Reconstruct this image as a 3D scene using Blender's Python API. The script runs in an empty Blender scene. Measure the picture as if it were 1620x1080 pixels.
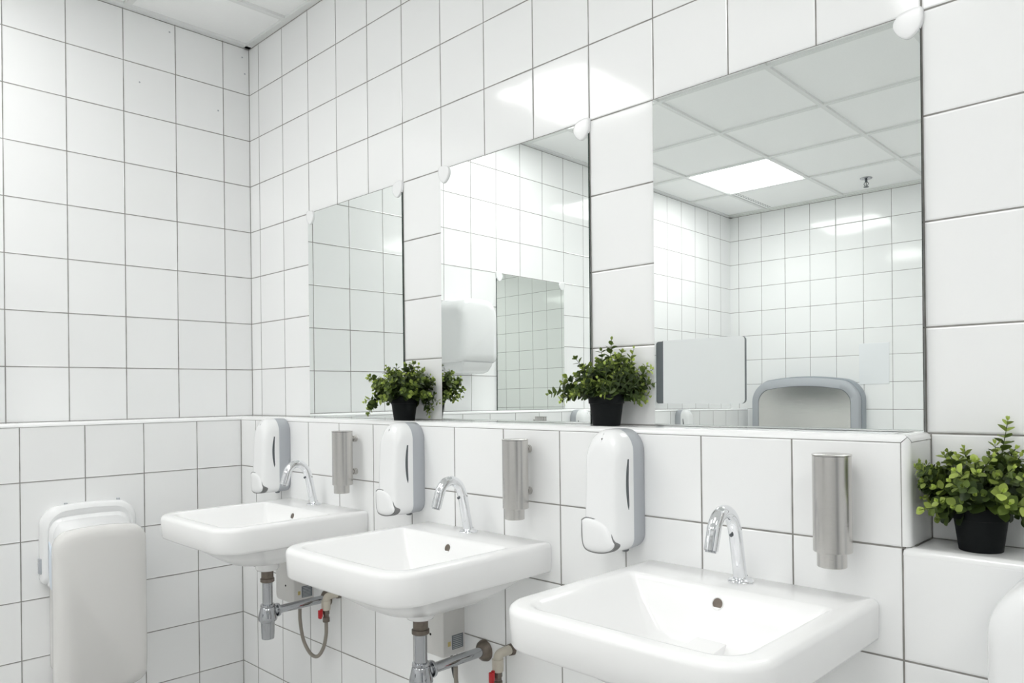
import bpy, bmesh, math, random
from mathutils import Vector, Matrix
PI = math.pi
random.seed(7)
S = bpy.context.scene
COL = S.collection
Z0 = 1.15                       # height of the tiled ledge above the floor
T = 0.2                         # wall tile module
AX, BY = 0.0836, 0.1180         # first upright joint from the corner: sink wall, left wall
A2, B2 = 0.2785, 0.1121         # the same on the protruding lower part
DY, DX = 0.1297, 0.1544         # how far the lower part stands out (sink wall, left wall)
W, D, H = 5.2, 4.28, 1.603      # room width, depth, ceiling above ledge
XE = 2.6915                     # where the high ledge ends

# ------------------------------------------------------------------ materials
MATS = {}
def mat(name, col, rough=0.5, metal=0.0, coat=0.0, spec=0.5, noise=None, emit=None, bump=None):
    m = bpy.data.materials.new(name); m.use_nodes = True
    nt = m.node_tree; b = nt.nodes['Principled BSDF']
    b.inputs['Base Color'].default_value = (*col, 1)
    b.inputs['Roughness'].default_value = rough
    b.inputs['Metallic'].default_value = metal
    b.inputs['Coat Weight'].default_value = coat
    b.inputs['Coat Roughness'].default_value = 0.05
    b.inputs['Specular IOR Level'].default_value = spec
    if noise:                                     # (scale, amount): a soft variation of the colour
        tc = nt.nodes.new('ShaderNodeTexCoord'); n = nt.nodes.new('ShaderNodeTexNoise')
        n.inputs['Scale'].default_value = noise[0]; n.inputs['Detail'].default_value = 4
        r = nt.nodes.new('ShaderNodeMapRange')
        r.inputs['To Min'].default_value = 1 - noise[1]; r.inputs['To Max'].default_value = 1 + noise[1]
        mx = nt.nodes.new('ShaderNodeVectorMath'); mx.operation = 'SCALE'; mx.inputs[0].default_value = col
        nt.links.new(tc.outputs['Object'], n.inputs['Vector'])
        nt.links.new(n.outputs['Fac'], r.inputs['Value'])
        nt.links.new(r.outputs['Result'], mx.inputs['Scale'])
        nt.links.new(mx.outputs['Vector'], b.inputs['Base Color'])
        if bump:
            bp = nt.nodes.new('ShaderNodeBump'); bp.inputs['Strength'].default_value = bump; bp.inputs['Distance'].default_value = 0.002
            nt.links.new(n.outputs['Fac'], bp.inputs['Height']); nt.links.new(bp.outputs['Normal'], b.inputs['Normal'])
    if emit:
        b.inputs['Emission Color'].default_value = (*emit[0], 1); b.inputs['Emission Strength'].default_value = emit[1]
    MATS[name] = m
    return m

def tile_material(name, tile=(0.895, 0.90, 0.90), grout=(0.26, 0.25, 0.235), gw=0.0075, rough=0.09, tilt=0.010, size=1.0):
    """square glazed tiles: UV unit = one tile; thin joints, pillowed edges, each tile set at a slightly different angle"""
    m = bpy.data.materials.new(name); m.use_nodes = True
    nt = m.node_tree; N = nt.nodes; L = nt.links; b = N['Principled BSDF']
    def math_(op, a, c=None, clamp=False):
        n = N.new('ShaderNodeMath'); n.operation = op; n.use_clamp = clamp
        for i, v in enumerate((a, c)):
            if v is None: continue
            if isinstance(v, (int, float)): n.inputs[i].default_value = v
            else: L.new(v, n.inputs[i])
        return n.outputs[0]
    uv = N.new('ShaderNodeUVMap').outputs[0]
    sep = N.new('ShaderNodeSeparateXYZ'); L.new(uv, sep.inputs[0])
    def edge(c):
        f = math_('FRACT', c); return math_('MINIMUM', f, math_('SUBTRACT', 1.0, f))
    d = math_('MINIMUM', edge(sep.outputs[0]), edge(sep.outputs[1]))
    fl = N.new('ShaderNodeVectorMath'); fl.operation = 'FLOOR'; L.new(uv, fl.inputs[0])
    wn = N.new('ShaderNodeTexWhiteNoise'); wn.noise_dimensions = '3D'; L.new(fl.outputs[0], wn.inputs['Vector'])
    # joint mask, slightly uneven in width and tone
    nz = N.new('ShaderNodeTexNoise'); nz.inputs['Scale'].default_value = 2.2; nz.inputs['Detail'].default_value = 3; L.new(uv, nz.inputs['Vector'])
    wdt = math_('ADD', math_('MULTIPLY', nz.outputs['Fac'], gw * 0.9), gw * 0.55)
    mr = N.new('ShaderNodeMapRange'); mr.interpolation_type = 'SMOOTHSTEP'
    L.new(math_('SUBTRACT', d, wdt), mr.inputs['Value'])
    mr.inputs['From Min'].default_value = -0.001; mr.inputs['From Max'].default_value = 0.003
    mask = mr.outputs['Result']
    # tile colour with a very small batch variation
    tv = math_('ADD', math_('MULTIPLY', wn.outputs['Value'], 0.03), 0.985)
    tc = N.new('ShaderNodeVectorMath'); tc.operation = 'SCALE'; tc.inputs[0].default_value = tile; L.new(tv, tc.inputs['Scale'])
    gn = N.new('ShaderNodeTexNoise'); gn.inputs['Scale'].default_value = 6; L.new(uv, gn.inputs['Vector'])
    gv = math_('ADD', math_('MULTIPLY', gn.outputs['Fac'], 0.9), 0.55)
    gc = N.new('ShaderNodeVectorMath'); gc.operation = 'SCALE'; gc.inputs[0].default_value = grout; L.new(gv, gc.inputs['Scale'])
    mix = N.new('ShaderNodeMix'); mix.data_type = 'RGBA'; L.new(mask, mix.inputs['Factor'])
    L.new(gc.outputs[0], mix.inputs['A']); L.new(tc.outputs[0], mix.inputs['B'])
    L.new(mix.outputs['Result'], b.inputs['Base Color'])
    L.new(math_('ADD', math_('MULTIPLY', math_('SUBTRACT', 1.0, mask), 0.8), rough), b.inputs['Roughness'])
    b.inputs['IOR'].default_value = 1.5
    # each tile tilted a touch
    geo = N.new('ShaderNodeNewGeometry')
    off = N.new('ShaderNodeVectorMath'); off.operation = 'SUBTRACT'; L.new(wn.outputs['Color'], off.inputs[0]); off.inputs[1].default_value = (0.5, 0.5, 0.5)
    sc = N.new('ShaderNodeVectorMath'); sc.operation = 'SCALE'; L.new(off.outputs[0], sc.inputs[0]); sc.inputs['Scale'].default_value = tilt
    ad = N.new('ShaderNodeVectorMath'); ad.operation = 'ADD'; L.new(geo.outputs['Normal'], ad.inputs[0]); L.new(sc.outputs[0], ad.inputs[1])
    nm = N.new('ShaderNodeVectorMath'); nm.operation = 'NORMALIZE'; L.new(ad.outputs[0], nm.inputs[0])
    pr = N.new('ShaderNodeMapRange'); pr.interpolation_type = 'SMOOTHERSTEP'; L.new(d, pr.inputs['Value'])
    pr.inputs['From Min'].default_value = gw * 0.6; pr.inputs['From Max'].default_value = gw * 0.6 + 0.022
    big = N.new('ShaderNodeTexNoise'); big.inputs['Scale'].default_value = 1.3; big.inputs['Detail'].default_value = 1; L.new(uv, big.inputs['Vector'])
    hgt = math_('ADD', math_('MULTIPLY', pr.outputs['Result'], 0.0009), math_('MULTIPLY', big.outputs['Fac'], 0.0008))
    bp = N.new('ShaderNodeBump'); bp.inputs['Strength'].default_value = 1.0; bp.inputs['Distance'].default_value = 1.0
    L.new(hgt, bp.inputs['Height']); L.new(nm.outputs[0], bp.inputs['Normal'])
    L.new(bp.outputs['Normal'], b.inputs['Normal'])
    MATS[name] = m
    return m

M_TILE = tile_material('glazed_white_tile')
M_FLOOR = tile_material('floor_tile', tile=(0.60, 0.60, 0.59), grout=(0.2, 0.2, 0.2), rough=0.35, tilt=0.004)
M_BULL = mat('glazed_bullnose', (0.895, 0.90, 0.90), 0.13)
M_GROUT = mat('grey_grout', (0.26, 0.25, 0.235), 0.9, noise=(60, 0.3))
M_CERAM = mat('white_ceramic', (0.90, 0.90, 0.90), 0.2)
M_WPLA = mat('white_plastic', (0.87, 0.875, 0.88), 0.22, noise=(3, 0.008))
M_WPLA2 = mat('cream_white_plastic', (0.76, 0.75, 0.735), 0.2, noise=(3, 0.008))
M_GPLA = mat('light_grey_plastic', (0.44, 0.46, 0.49), 0.35, noise=(4, 0.01))
M_MGREY = mat('blue_grey_plastic', (0.33, 0.36, 0.39), 0.4, noise=(4, 0.02))
M_DGREY = mat('dark_grey_plastic', (0.13, 0.145, 0.155), 0.4, noise=(4, 0.02))
M_PANEL = mat('white_laminate', (0.87, 0.875, 0.885), 0.35, noise=(3, 0.01))
M_SLOT = mat('dark_window', (0.09, 0.10, 0.11), 0.15)
M_SEAM = mat('dark_seam', (0.2, 0.2, 0.2), 0.7)
M_CHROME = mat('chrome', (0.82, 0.83, 0.85), 0.05, 1.0)
M_CHROME2 = mat('worn_chrome', (0.46, 0.47, 0.49), 0.10, 1.0, noise=(40, 0.12))
M_OLDM = mat('tarnished_brass', (0.20, 0.17, 0.145), 0.38, 0.9, noise=(90, 0.35))
M_CREAM = mat('cream_plastic', (0.56, 0.52, 0.44), 0.38, noise=(30, 0.07))
M_RED = mat('red_lever', (0.50, 0.012, 0.018), 0.35)
M_BEIGE = mat('heater_casing', (0.70, 0.69, 0.67), 0.35, noise=(5, 0.02))
M_LABEL = mat('grey_label', (0.17, 0.19, 0.21), 0.5)
M_LABLINE = mat('label_print', (0.55, 0.57, 0.58), 0.5)
M_YELLOW = mat('yellow_sticker', (0.62, 0.50, 0.20), 0.5)
M_CABLE = mat('black_cable', (0.03, 0.03, 0.035), 0.4)
M_MEDGE = mat('mirror_edge', (0.035, 0.06, 0.05), 0.15)
M_POT = mat('black_pot_plastic', (0.006, 0.0075, 0.008), 0.55, spec=0.14, noise=(25, 0.2))
M_SOIL = mat('dark_soil', (0.02, 0.016, 0.012), 0.95, noise=(80, 0.5), bump=0.8)
M_STEM = mat('plant_stem', (0.05, 0.075, 0.02), 0.6)
M_CEIL = mat('ceiling_board', (0.95, 0.955, 0.95), 0.9, noise=(120, 0.02))
M_TBAR = mat('ceiling_grid_metal', (0.80, 0.81, 0.80), 0.5)
M_HOLE = mat('dark_void', (0.01, 0.01, 0.01), 0.8)
M_PAPER = mat('blank_paper', (0.82, 0.84, 0.86), 0.6)
M_ICE = mat('pale_blue_plastic', (0.72, 0.79, 0.88), 0.15)
M_LAMP = mat('lamp_diffuser', (0.9, 0.9, 0.9), 0.5, emit=((1.0, 1.0, 0.99), 10.0))

def mirror_mat():
    m = mat('mirror_glass', (0.895, 0.925, 0.91), 0.0, 1.0); return m
M_MIRROR = mirror_mat()

def steel_mat(name='brushed_steel', col=(0.60, 0.585, 0.565)):
    """brushed steel: fine grain round the tube"""
    m = mat(name, col, 0.24, 1.0)
    m.node_tree.nodes['Principled BSDF'].inputs['Anisotropic'].default_value = 0.6
    tg = m.node_tree.nodes.new('ShaderNodeTangent'); tg.direction_type = 'RADIAL'; tg.axis = 'Z'
    m.node_tree.links.new(tg.outputs[0], m.node_tree.nodes['Principled BSDF'].inputs['Tangent'])
    nt = m.node_tree; N = nt.nodes; L = nt.links; b = N['Principled BSDF']
    tc = N.new('ShaderNodeTexCoord'); mp = N.new('ShaderNodeMapping'); mp.inputs['Scale'].default_value = (6, 6, 900)
    n = N.new('ShaderNodeTexNoise'); n.inputs['Scale'].default_value = 1.0; n.inputs['Detail'].default_value = 2
    bp = N.new('ShaderNodeBump'); bp.inputs['Strength'].default_value = 0.25; bp.inputs['Distance'].default_value = 0.0004
    L.new(tc.outputs['Object'], mp.inputs[0]); L.new(mp.outputs[0], n.inputs['Vector']); L.new(n.outputs['Fac'], bp.inputs['Height'])
    L.new(bp.outputs['Normal'], b.inputs['Normal'])
    return m
M_STEEL = steel_mat()
M_STEEL2 = steel_mat('pale_brushed_steel', (0.80, 0.79, 0.76))
M_MIRROR2 = mat('old_mirror_glass', (0.775, 0.81, 0.775), 0.0, 1.0)

def leaf_mat():
    m = mat('leaf_green', (0.1, 0.15, 0.03), 0.38)
    nt = m.node_tree; N = nt.nodes; L = nt.links; b = N['Principled BSDF']
    a = N.new('ShaderNodeAttribute'); a.attribute_name = 'leaf_tint'
    ramp = N.new('ShaderNodeValToRGB'); e = ramp.color_ramp.elements
    e[0].position = 0.0; e[0].color = (0.020, 0.034, 0.013, 1)
    e[1].position = 1.0; e[1].color = (0.56, 0.68, 0.16, 1)
    for p, c in ((0.35, (0.050, 0.080, 0.022, 1)), (0.62, (0.14, 0.20, 0.040, 1)), (0.8, (0.31, 0.39, 0.085, 1))):
        x = ramp.color_ramp.elements.new(p); x.color = c
    L.new(a.outputs['Fac'], ramp.inputs['Fac']); L.new(ramp.outputs['Color'], b.inputs['Base Color'])
    b.inputs['Specular IOR Level'].default_value = 0.35
    # thin leaves let some light through
    tr = N.new('ShaderNodeBsdfTranslucent'); L.new(ramp.outputs['Color'], tr.inputs['Color'])
    mx = N.new('ShaderNodeMixShader'); mx.inputs[0].default_value = 0.25
    out = N['Material Output']; L.new(b.outputs[0], mx.inputs[1]); L.new(tr.outputs[0], mx.inputs[2]); L.new(mx.outputs[0], out.inputs['Surface'])
    return m
M_LEAF = leaf_mat()

# ------------------------------------------------------------------ mesh helpers
def finish(name, bm, material, parent=None, smooth=40, mats=None):
    me = bpy.data.meshes.new(name)
    bmesh.ops.recalc_face_normals(bm, faces=bm.faces)
    bm.to_mesh(me); bm.free()
    for mm in (mats or [material]): me.materials.append(mm)
    if smooth:
        for p in me.polygons: p.use_smooth = True
        me.set_sharp_from_angle(angle=math.radians(smooth))
    o = bpy.data.objects.new(name, me); COL.objects.link(o)
    if parent is not None: o.parent = parent
    return o
def thing(name, label, cat, loc=(0, 0, 0), rz=0, group=None):
    o = bpy.data.objects.new(name, None); COL.objects.link(o); o.empty_display_size = 0.05
    o.location = loc; o.rotation_euler = (0, 0, rz); o['label'] = label; o['category'] = cat
    if group: o['group'] = group
    return o
def tag(o, label, cat, group=None):
    o['label'] = label; o['category'] = cat
    if group: o['group'] = group
    return o
def struct(o, label=None):
    o['kind'] = 'structure'
    if label: o['label'] = label
    return o
def dup(root, loc, rz, label, group=None):
    r = root.copy(); COL.objects.link(r); r.location = loc; r.rotation_euler = (0, 0, rz); r['label'] = label
    if group: r['group'] = group
    for ch in list(root.children):
        c = ch.copy(); COL.objects.link(c); c.parent = r
        for g in list(ch.children):
            d = g.copy(); COL.objects.link(d); d.parent = c
    return r
def box(bm, x0, x1, y0, y1, z0, z1, bev=0, seg=2, mi=0):
    r = bmesh.ops.create_cube(bm, size=1)
    vs = r['verts']
    for v in vs:
        v.co = Vector(((x0+x1)/2 + v.co.x*(x1-x0), (y0+y1)/2 + v.co.y*(y1-y0), (z0+z1)/2 + v.co.z*(z1-z0)))
    fs = set(f for v in vs for f in v.link_faces)
    for f in fs: f.material_index = mi
    if bev:
        es = set(e for v in vs for e in v.link_edges)
        bmesh.ops.bevel(bm, geom=list(es), offset=bev, segments=seg, profile=0.5, affect='EDGES')
    return bm
def loft(bm, rings, cap0=True, cap1=True, closed=True, mi=0):
    vs = [[bm.verts.new(p) for p in r] for r in rings]
    n = len(rings[0])
    for a, b in zip(vs[:-1], vs[1:]):
        for i in range(n if closed else n-1):
            j = (i+1) % n
            f = bm.faces.new((a[i], a[j], b[j], b[i])); f.material_index = mi
    if cap0: f = bm.faces.new(vs[0][::-1]); f.material_index = mi
    if cap1: f = bm.faces.new(vs[-1]); f.material_index = mi
    return vs
def circ(c, r, axis='z', n=32, ry=None):
    ry = r if ry is None else ry
    out = []
    for i in range(n):
        a = 2*PI*i/n; u, v = r*math.cos(a), ry*math.sin(a)
        out.append(Vector(c) + (Vector((u, v, 0)) if axis == 'z' else Vector((u, 0, v)) if axis == 'y' else Vector((0, u, v))))
    return out
def lathe(bm, prof, c=(0, 0, 0), axis='z', n=40, cap0=True, cap1=True):
    """prof: (radius, offset along axis)"""
    ai = 'xyz'.index(axis); rings = []
    for r, h in prof:
        p = list(c); p[ai] += h; rings.append(circ(p, max(r, 1e-5), axis, n))
    loft(bm, rings, cap0, cap1)
def tube(bm, pts, r, n=16, caps=True):
    pts = [Vector(p) for p in pts]; rings = []
    rs = r if isinstance(r, (list, tuple)) else [r]*len(pts)
    t0 = (pts[1]-pts[0]).normalized()
    up = Vector((1, 0, 0)) if abs(t0.x) < 0.9 else Vector((0, 1, 0))
    nrm = t0.cross(up).normalized()
    for i, p in enumerate(pts):
        t = (pts[min(i+1, len(pts)-1)] - pts[max(i-1, 0)]).normalized()
        nrm = (nrm - t*nrm.dot(t)).normalized(); bn = t.cross(nrm)
        rings.append([p + (nrm*math.cos(2*PI*k/n) + bn*math.sin(2*PI*k/n))*rs[i] for k in range(n)])
    loft(bm, rings, caps, caps)
def spline(P, k=8):
    """Catmull-Rom through P"""
    P = [Vector(p) for p in P]; Q = [P[0]*2-P[1]] + P + [P[-1]*2-P[-2]]; out = []
    for i in range(1, len(Q)-2):
        for s in range(k):
            t = s/k
            out.append(0.5*((2*Q[i]) + (Q[i+1]-Q[i-1])*t + (2*Q[i-1]-5*Q[i]+4*Q[i+1]-Q[i+2])*t*t + (-Q[i-1]+3*Q[i]-3*Q[i+1]+Q[i+2])*t**3))
    out.append(P[-1]); return out
def rrect(x0, x1, y0, y1, radii, ns=6, nc=8, bow0=0.0, bow1=0.0):
    """2D rounded rectangle; radii = (x0y0, x1y0, x1y1, x0y1); bow pushes the y0 / y1 side outward; fixed point count"""
    r = [max(1e-4, v) for v in radii]; pts = []
    cs = [(x0+r[0], y0+r[0], PI), (x1-r[1], y0+r[1], 1.5*PI), (x1-r[2], y1-r[2], 0), (x0+r[3], y1-r[3], 0.5*PI)]
    for q, (cx, cy, a0) in enumerate(cs):
        for i in range(nc+1):
            a = a0 + 0.5*PI*i/nc; pts.append((cx + r[q]*math.cos(a), cy + r[q]*math.sin(a)))
        nx = cs[(q+1) % 4]; rn = r[(q+1) % 4]
        p0 = pts[-1]; p1 = (nx[0] + rn*math.cos(nx[2]), nx[1] + rn*math.sin(nx[2]))
        for i in range(1, ns):
            t = i/ns; pts.append((p0[0]*(1-t)+p1[0]*t, p0[1]*(1-t)+p1[1]*t))
    xm, hw, ym, hh = (x0+x1)/2, (x1-x0)/2, (y0+y1)/2, (y1-y0)/2
    out = []
    for x, y in pts:
        k = 1 - ((x-xm)/hw)**2
        s = (y-ym)/hh
        y += bow1*k*max(0, s) + bow0*-k*max(0, -s)
        out.append((x, y))
    return out

# ------------------------------------------------------------------ room shell
def uv_quad(bm, uvl, corners, uvs):
    vs = [bm.verts.new(c) for c in corners]; f = bm.faces.new(vs)
    for l, u in zip(f.loops, uvs): l[uvl].uv = u
    return f
def tiled(name, quads, material=None):
    """quads: (corners, uvs) in world space; returns one mesh object"""
    bm = bmesh.new(); uvl = bm.loops.layers.uv.new('UVMap')
    for c, u in quads: uv_quad(bm, uvl, c, u)
    me = bpy.data.meshes.new(name); bm.to_mesh(me); bm.free(); me.materials.append(material or M_TILE)
    o = bpy.data.objects.new(name, me); COL.objects.link(o)
    return o
def vrows(z0, z1, brk):
    """split z0..z1 at the given joints; v is an integer at each joint"""
    zs = [z0] + [z for z in brk if z0 + 1e-4 < z < z1 - 1e-4] + [z1]
    def v(z):
        for i in range(len(brk)-1):
            if brk[i] <= z <= brk[i+1]: return i + (z-brk[i])/(brk[i+1]-brk[i])
        return (z-brk[0])/T if z < brk[0] else len(brk)-1 + (z-brk[-1])/T
    return [(a, b, v(a), v(b)) for a, b in zip(zs[:-1], zs[1:])]
BR_UP = [T*k for k in range(-8, 12)]
BR_LO = sorted([-0.0105] + [0.002 - T*k for k in range(1, 8)])
BR_NI = sorted([-0.2085] + [0.002 - T*k for k in range(2, 8)])
def face_y(y, x0, x1, z0, z1, off, brk, flip=False):      # a wall face looking along y (normal -y unless flip)
    q = []
    for a, b, va, vb in vrows(z0, z1, brk):
        c = [(x0, y, Z0+a), (x1, y, Z0+a), (x1, y, Z0+b), (x0, y, Z0+b)]
        u = [((x0-off)/T, va), ((x1-off)/T, va), ((x1-off)/T, vb), ((x0-off)/T, vb)]
        if flip: c.reverse(); u.reverse()
        q.append((c, u))
    return q
def face_x(x, y0, y1, z0, z1, off, brk, flip=False):      # normal +x unless flip
    q = []
    for a, b, va, vb in vrows(z0, z1, brk):
        c = [(x, y0, Z0+a), (x, y1, Z0+a), (x, y1, Z0+b), (x, y0, Z0+b)]
        u = [((-y0-off)/T+50, va), ((-y1-off)/T+50, va), ((-y1-off)/T+50, vb), ((-y0-off)/T+50, vb)]
        if flip: c.reverse(); u.reverse()
        q.append((c, u))
    return q
def face_z(z, x0, x1, y0, y1, u=(0, 0), up=True, s=T):
    c = [(x0, y0, z), (x1, y0, z), (x1, y1, z), (x0, y1, z)]
    q = [((p[0]-u[0])/s, (p[1]-u[1])/s) for p in c]
    if not up: c.reverse(); q.reverse()
    return [(c, q)]
TH = 0.12
HB = H + 0.06
ZF = -Z0
def slab(o_quads, outer):                                  # add plain outer faces so each wall has thickness
    for c in outer: o_quads.append((c, [(0.5, 0.5)]*4))
    return o_quads
XP = 2.6785                                               # right edge of the front face of the high box
ZT = 0.0016                                              # top surface of the ledge tiles
# sink wall
q = face_y(0, 0, W, -0.2-0.002, HB, AX, BR_UP)
q += slab([], [[(0, TH, 0), (0, TH, Z0+HB), (W, TH, Z0+HB), (W, TH, 0)], [(0, 0, Z0+HB), (W, 0, Z0+HB), (W, TH, Z0+HB), (0, TH, Z0+HB)],
               [(0, 0, Z0-.2), (0, 0, Z0+HB), (0, TH, Z0+HB), (0, TH, 0)], [(W, 0, 0), (W, 0, Z0+HB), (W, TH, Z0+HB), (W, TH, 0)]])
# its protruding lower part: high ledge up to XE, then a ledge one tile lower
q += face_y(-DY, DX, XP, ZF, -0.0105, A2, BR_LO)
q += face_y(-DY, XP, W, ZF, -0.2085, A2, BR_NI)
q += [([(XE-0.0008, -DY+0.0150, Z0-0.2), (XE-0.0008, 0, Z0-0.2), (XE-0.0008, 0, Z0-0.0112), (XE-0.0008, -DY+0.0150, Z0-0.0112)], [(0.010, 0.0), (0.54, 0.0), (0.54, 0.995), (0.010, 0.995)])]
zz = Z0 + ZT
q += [([(DX-0.03, -DY+0.0256, zz), (XE-0.0256, -DY+0.0256, zz), (XE-0.0256, 0, zz), (DX-0.03, 0, zz)], [((DX-A2)/T, 0.22), ((XE-A2)/T, 0.22), ((XE-A2)/T, 0.82), ((DX-A2)/T, 0.82)])]
zz = Z0 - 0.2 + ZT
q += [([(XE-0.0008, -DY+0.0256, zz), (W, -DY+0.0256, zz), (W, 0, zz), (XE-0.0008, 0, zz)], [(0.03, 0.06), ((W-XE)/T, 0.06), ((W-XE)/T, 0.97), (0.03, 0.97)])]
struct(tiled('wall_back', q), 'white tiled wall behind the wash basins, lower half standing proud')
# left wall
q = face_x(0, 0, -D, ZF, HB, BY, BR_UP)
q += slab([], [[(-TH, 0, 0), (-TH, -D, 0), (-TH, -D, Z0+HB), (-TH, 0, Z0+HB)], [(0, 0, Z0+HB), (0, -D, Z0+HB), (-TH, -D, Z0+HB), (-TH, 0, Z0+HB)]])
q += face_x(DX, -DY, -D, ZF, -0.0105, B2, BR_LO)
zz = Z0 + ZT
q += [([(0, -D, zz), (DX-0.0256, -D, zz), (DX-0.0256, 0, zz), (0, 0, zz)], [(0.1, 0.5+D/T), (0.8, 0.5+D/T), (0.8, 0.5), (0.1, 0.5)])]
struct(tiled('wall_left', q), 'white tiled side wall, lower half standing proud')
struct(tiled('wall_front', face_y(-D, 0, W, ZF, HB, 0.078, BR_UP, True) + slab([], [[(0, -D-TH, 0), (W, -D-TH, 0), (W, -D-TH, Z0+HB), (0, -D-TH, Z0+HB)]])), 'white tiled wall opposite the basins, seen in the mirrors')
struct(tiled('wall_right', face_x(W, -D, 0, ZF, HB, 0.1, BR_UP, True) + slab([], [[(W+TH, -D, 0), (W+TH, 0, 0), (W+TH, 0, Z0+HB), (W+TH, -D, Z0+HB)]])))
fq = face_z(0, -TH, W+TH, -D-TH, TH, s=0.3)
fq += slab([], [[(-TH, -D-TH, -0.1), (W+TH, -D-TH, -0.1), (W+TH, TH, -0.1), (-TH, TH, -0.1)]])
struct(tiled('floor', fq, M_FLOOR))

# grout bed behind the bullnoses, then the bullnoses themselves
def strip(name, parts):
    bm = bmesh.new()
    for p in parts: box(bm, *p)
    return finish(name, bm, M_GROUT, smooth=0)
tn = [0]
def trim(bm, material=M_BULL, label=None, smooth=40):
    tn[0] += 1
    return struct(finish('trim_%d' % tn[0], bm, material, smooth=smooth), label)
g = 0.0012
bm = bmesh.new()
box(bm, DX, XE-0.0145, -DY+0.002, -DY+0.03, Z0-0.018, Z0-0.0045)
box(bm, DX-0.03, DX-0.002, -D, -DY+0.01, Z0-0.018, Z0-0.0045)
box(bm, XP-0.006, XP+0.003, -DY+0.0015, -DY+0.0120, Z0-0.2, Z0-0.0135)
box(bm, XE-0.008, XE-0.0014, -DY+0.0128, -DY+0.0260, Z0-0.2, Z0-0.0135)
box(bm, XP+0.002, W, -DY+0.002, -DY+0.03, Z0-0.218, Z0-0.2045)
box(bm, DX-0.02, XE-0.02, -DY+0.020, -DY+0.03, Z0-0.018, Z0+0.0008)
box(bm, DX-0.03, DX-0.02, -D, -DY+0.03, Z0-0.018, Z0+0.0008)
box(bm, XE-0.03, XE-0.02, -DY+0.020, -0.001, Z0-0.018, Z0+0.0008)
box(bm, XE+0.0, W, -DY+0.020, -DY+0.03, Z0-0.218, Z0-0.2+0.0008)
trim(bm, M_GROUT, 'grey joints under the rounded edge tiles', 0)
bm = bmesh.new()                                          # corner joints
box(bm, 0, 0.0018, -0.0018, 0, Z0+0.001, Z0+H)
box(bm, DX, DX+0.0020, -DY-0.0020, -DY, 0, Z0-0.012)
box(bm, 0.001, DX*17, -0.0014, 0, Z0+0.001, Z0+0.0032)
box(bm, 0, 0.0014, -D, -0.001, Z0+0.001, Z0+0.0032)
box(bm, XE-0.001, XE+0.0012, -0.0018, 0, Z0-0.199, Z0-0.001)
box(bm, XE, W, -0.0016, 0, Z0-0.2, Z0-0.2+0.0034)
box(bm, XE-0.001, XE+0.0010, -DY+0.025, -0.001, Z0-0.2, Z0-0.2+0.0034)
trim(bm, M_GROUT, 'thin grey joints in the inner corners', 0)
R = 0.013
def bull_profile():
    """(inward depth from the front face, height) along the rounded edge, height 0 = top"""
    p = [(0.0, -0.0128)]
    for i in range(9):
        a = 0.5*PI*i/8; p.append((R - R*math.cos(a), -R + R*math.sin(a)))
    p += [(0.0245, 0.0), (0.0245, -0.010), (0.008, -0.010), (0.008, -0.0128)]
    return p
TOP = 0.0025
def bull_x(x0, x1, z, m1=False, m0=False):
    bm = bmesh.new(); pr = bull_profile(); a = []; b = []
    for d, h in pr:
        e = max(-h, d) if m1 else 0
        s = max(-h, d) if m0 else 0
        a.append((x0 + s, -DY - 0.0004 + d, Z0 + z + h)); b.append((x1 - e, -DY - 0.0004 + d, Z0 + z + h))
    loft(bm, [a, b]); return bm
trim(bull_x(DX-0.013, XE-0.0006, TOP, True), label='rounded white edge tiles along the high ledge')
trim(bull_x(XP+0.0012, W, -0.2+TOP), label='rounded white edge tiles along the low ledge')
bm = bmesh.new(); pr = bull_profile()                     # left wall
loft(bm, [[(DX + 0.0004 - d, -DY + 0.012, Z0 + TOP + h) for d, h in pr], [(DX + 0.0004 - d, -D, Z0 + TOP + h) for d, h in pr]])
trim(bm, label='rounded white edge tiles along the ledge of the left wall')
bm = bmesh.new(); pv = [(min(d, 0.0138), h) for d, h in pr]   # upright edge at the end of the high box
loft(bm, [[(XE + h, -DY - 0.0004 + d, Z0 - 0.196) for d, h in pv], [(XE + h, -DY - 0.0004 + d, Z0 + TOP - 0.0012 - max(-h, min(d, 0.0130))) for d, h in pv]])
trim(bm, label='upright rounded edge tile at the end of the high ledge')
bm = bmesh.new()                                          # edge running back to the wall
loft(bm, [[(XE - d, -DY + max(d, -h) + 0.0006, Z0 + TOP + h) for d, h in pr], [(XE - d, -0.001, Z0 + TOP + h) for d, h in pr]])
trim(bm, label='short rounded edge tile running back to the mirror wall')

M_ADDED_DOOR = mat('added_door_grey', (0.22, 0.23, 0.25), 0.35, noise=(4, 0.03))  # door added out of view so steel and chrome reflect something dark
bm = bmesh.new(); box(bm, W-0.045, W-0.001, -2.75, -1.85, 0.005, 2.08, 0.004)
d1 = struct(finish('added_door_1', bm, M_ADDED_DOOR, smooth=0), 'grey door added unseen in the right wall for dark reflections in metal')
bm = bmesh.new()
for b in ((-2.83, -2.76, 0, 2.16), (-1.84, -1.77, 0, 2.16), (-2.76, -1.84, 2.09, 2.16)): box(bm, W-0.06, W-0.001, b[0], b[1], b[2], b[3], 0.003)
trim(bm, M_GPLA, 'grey frame of the added, unseen door', 0)
bm = bmesh.new(); tube(bm, spline([(W-0.046, -1.93, 1.02), (W-0.10, -1.93, 1.02), (W-0.105, -1.95, 1.02), (W-0.105, -2.06, 1.02)], 5), 0.009, 12); finish('added_door_handle', bm, M_CHROME2, d1)
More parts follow.
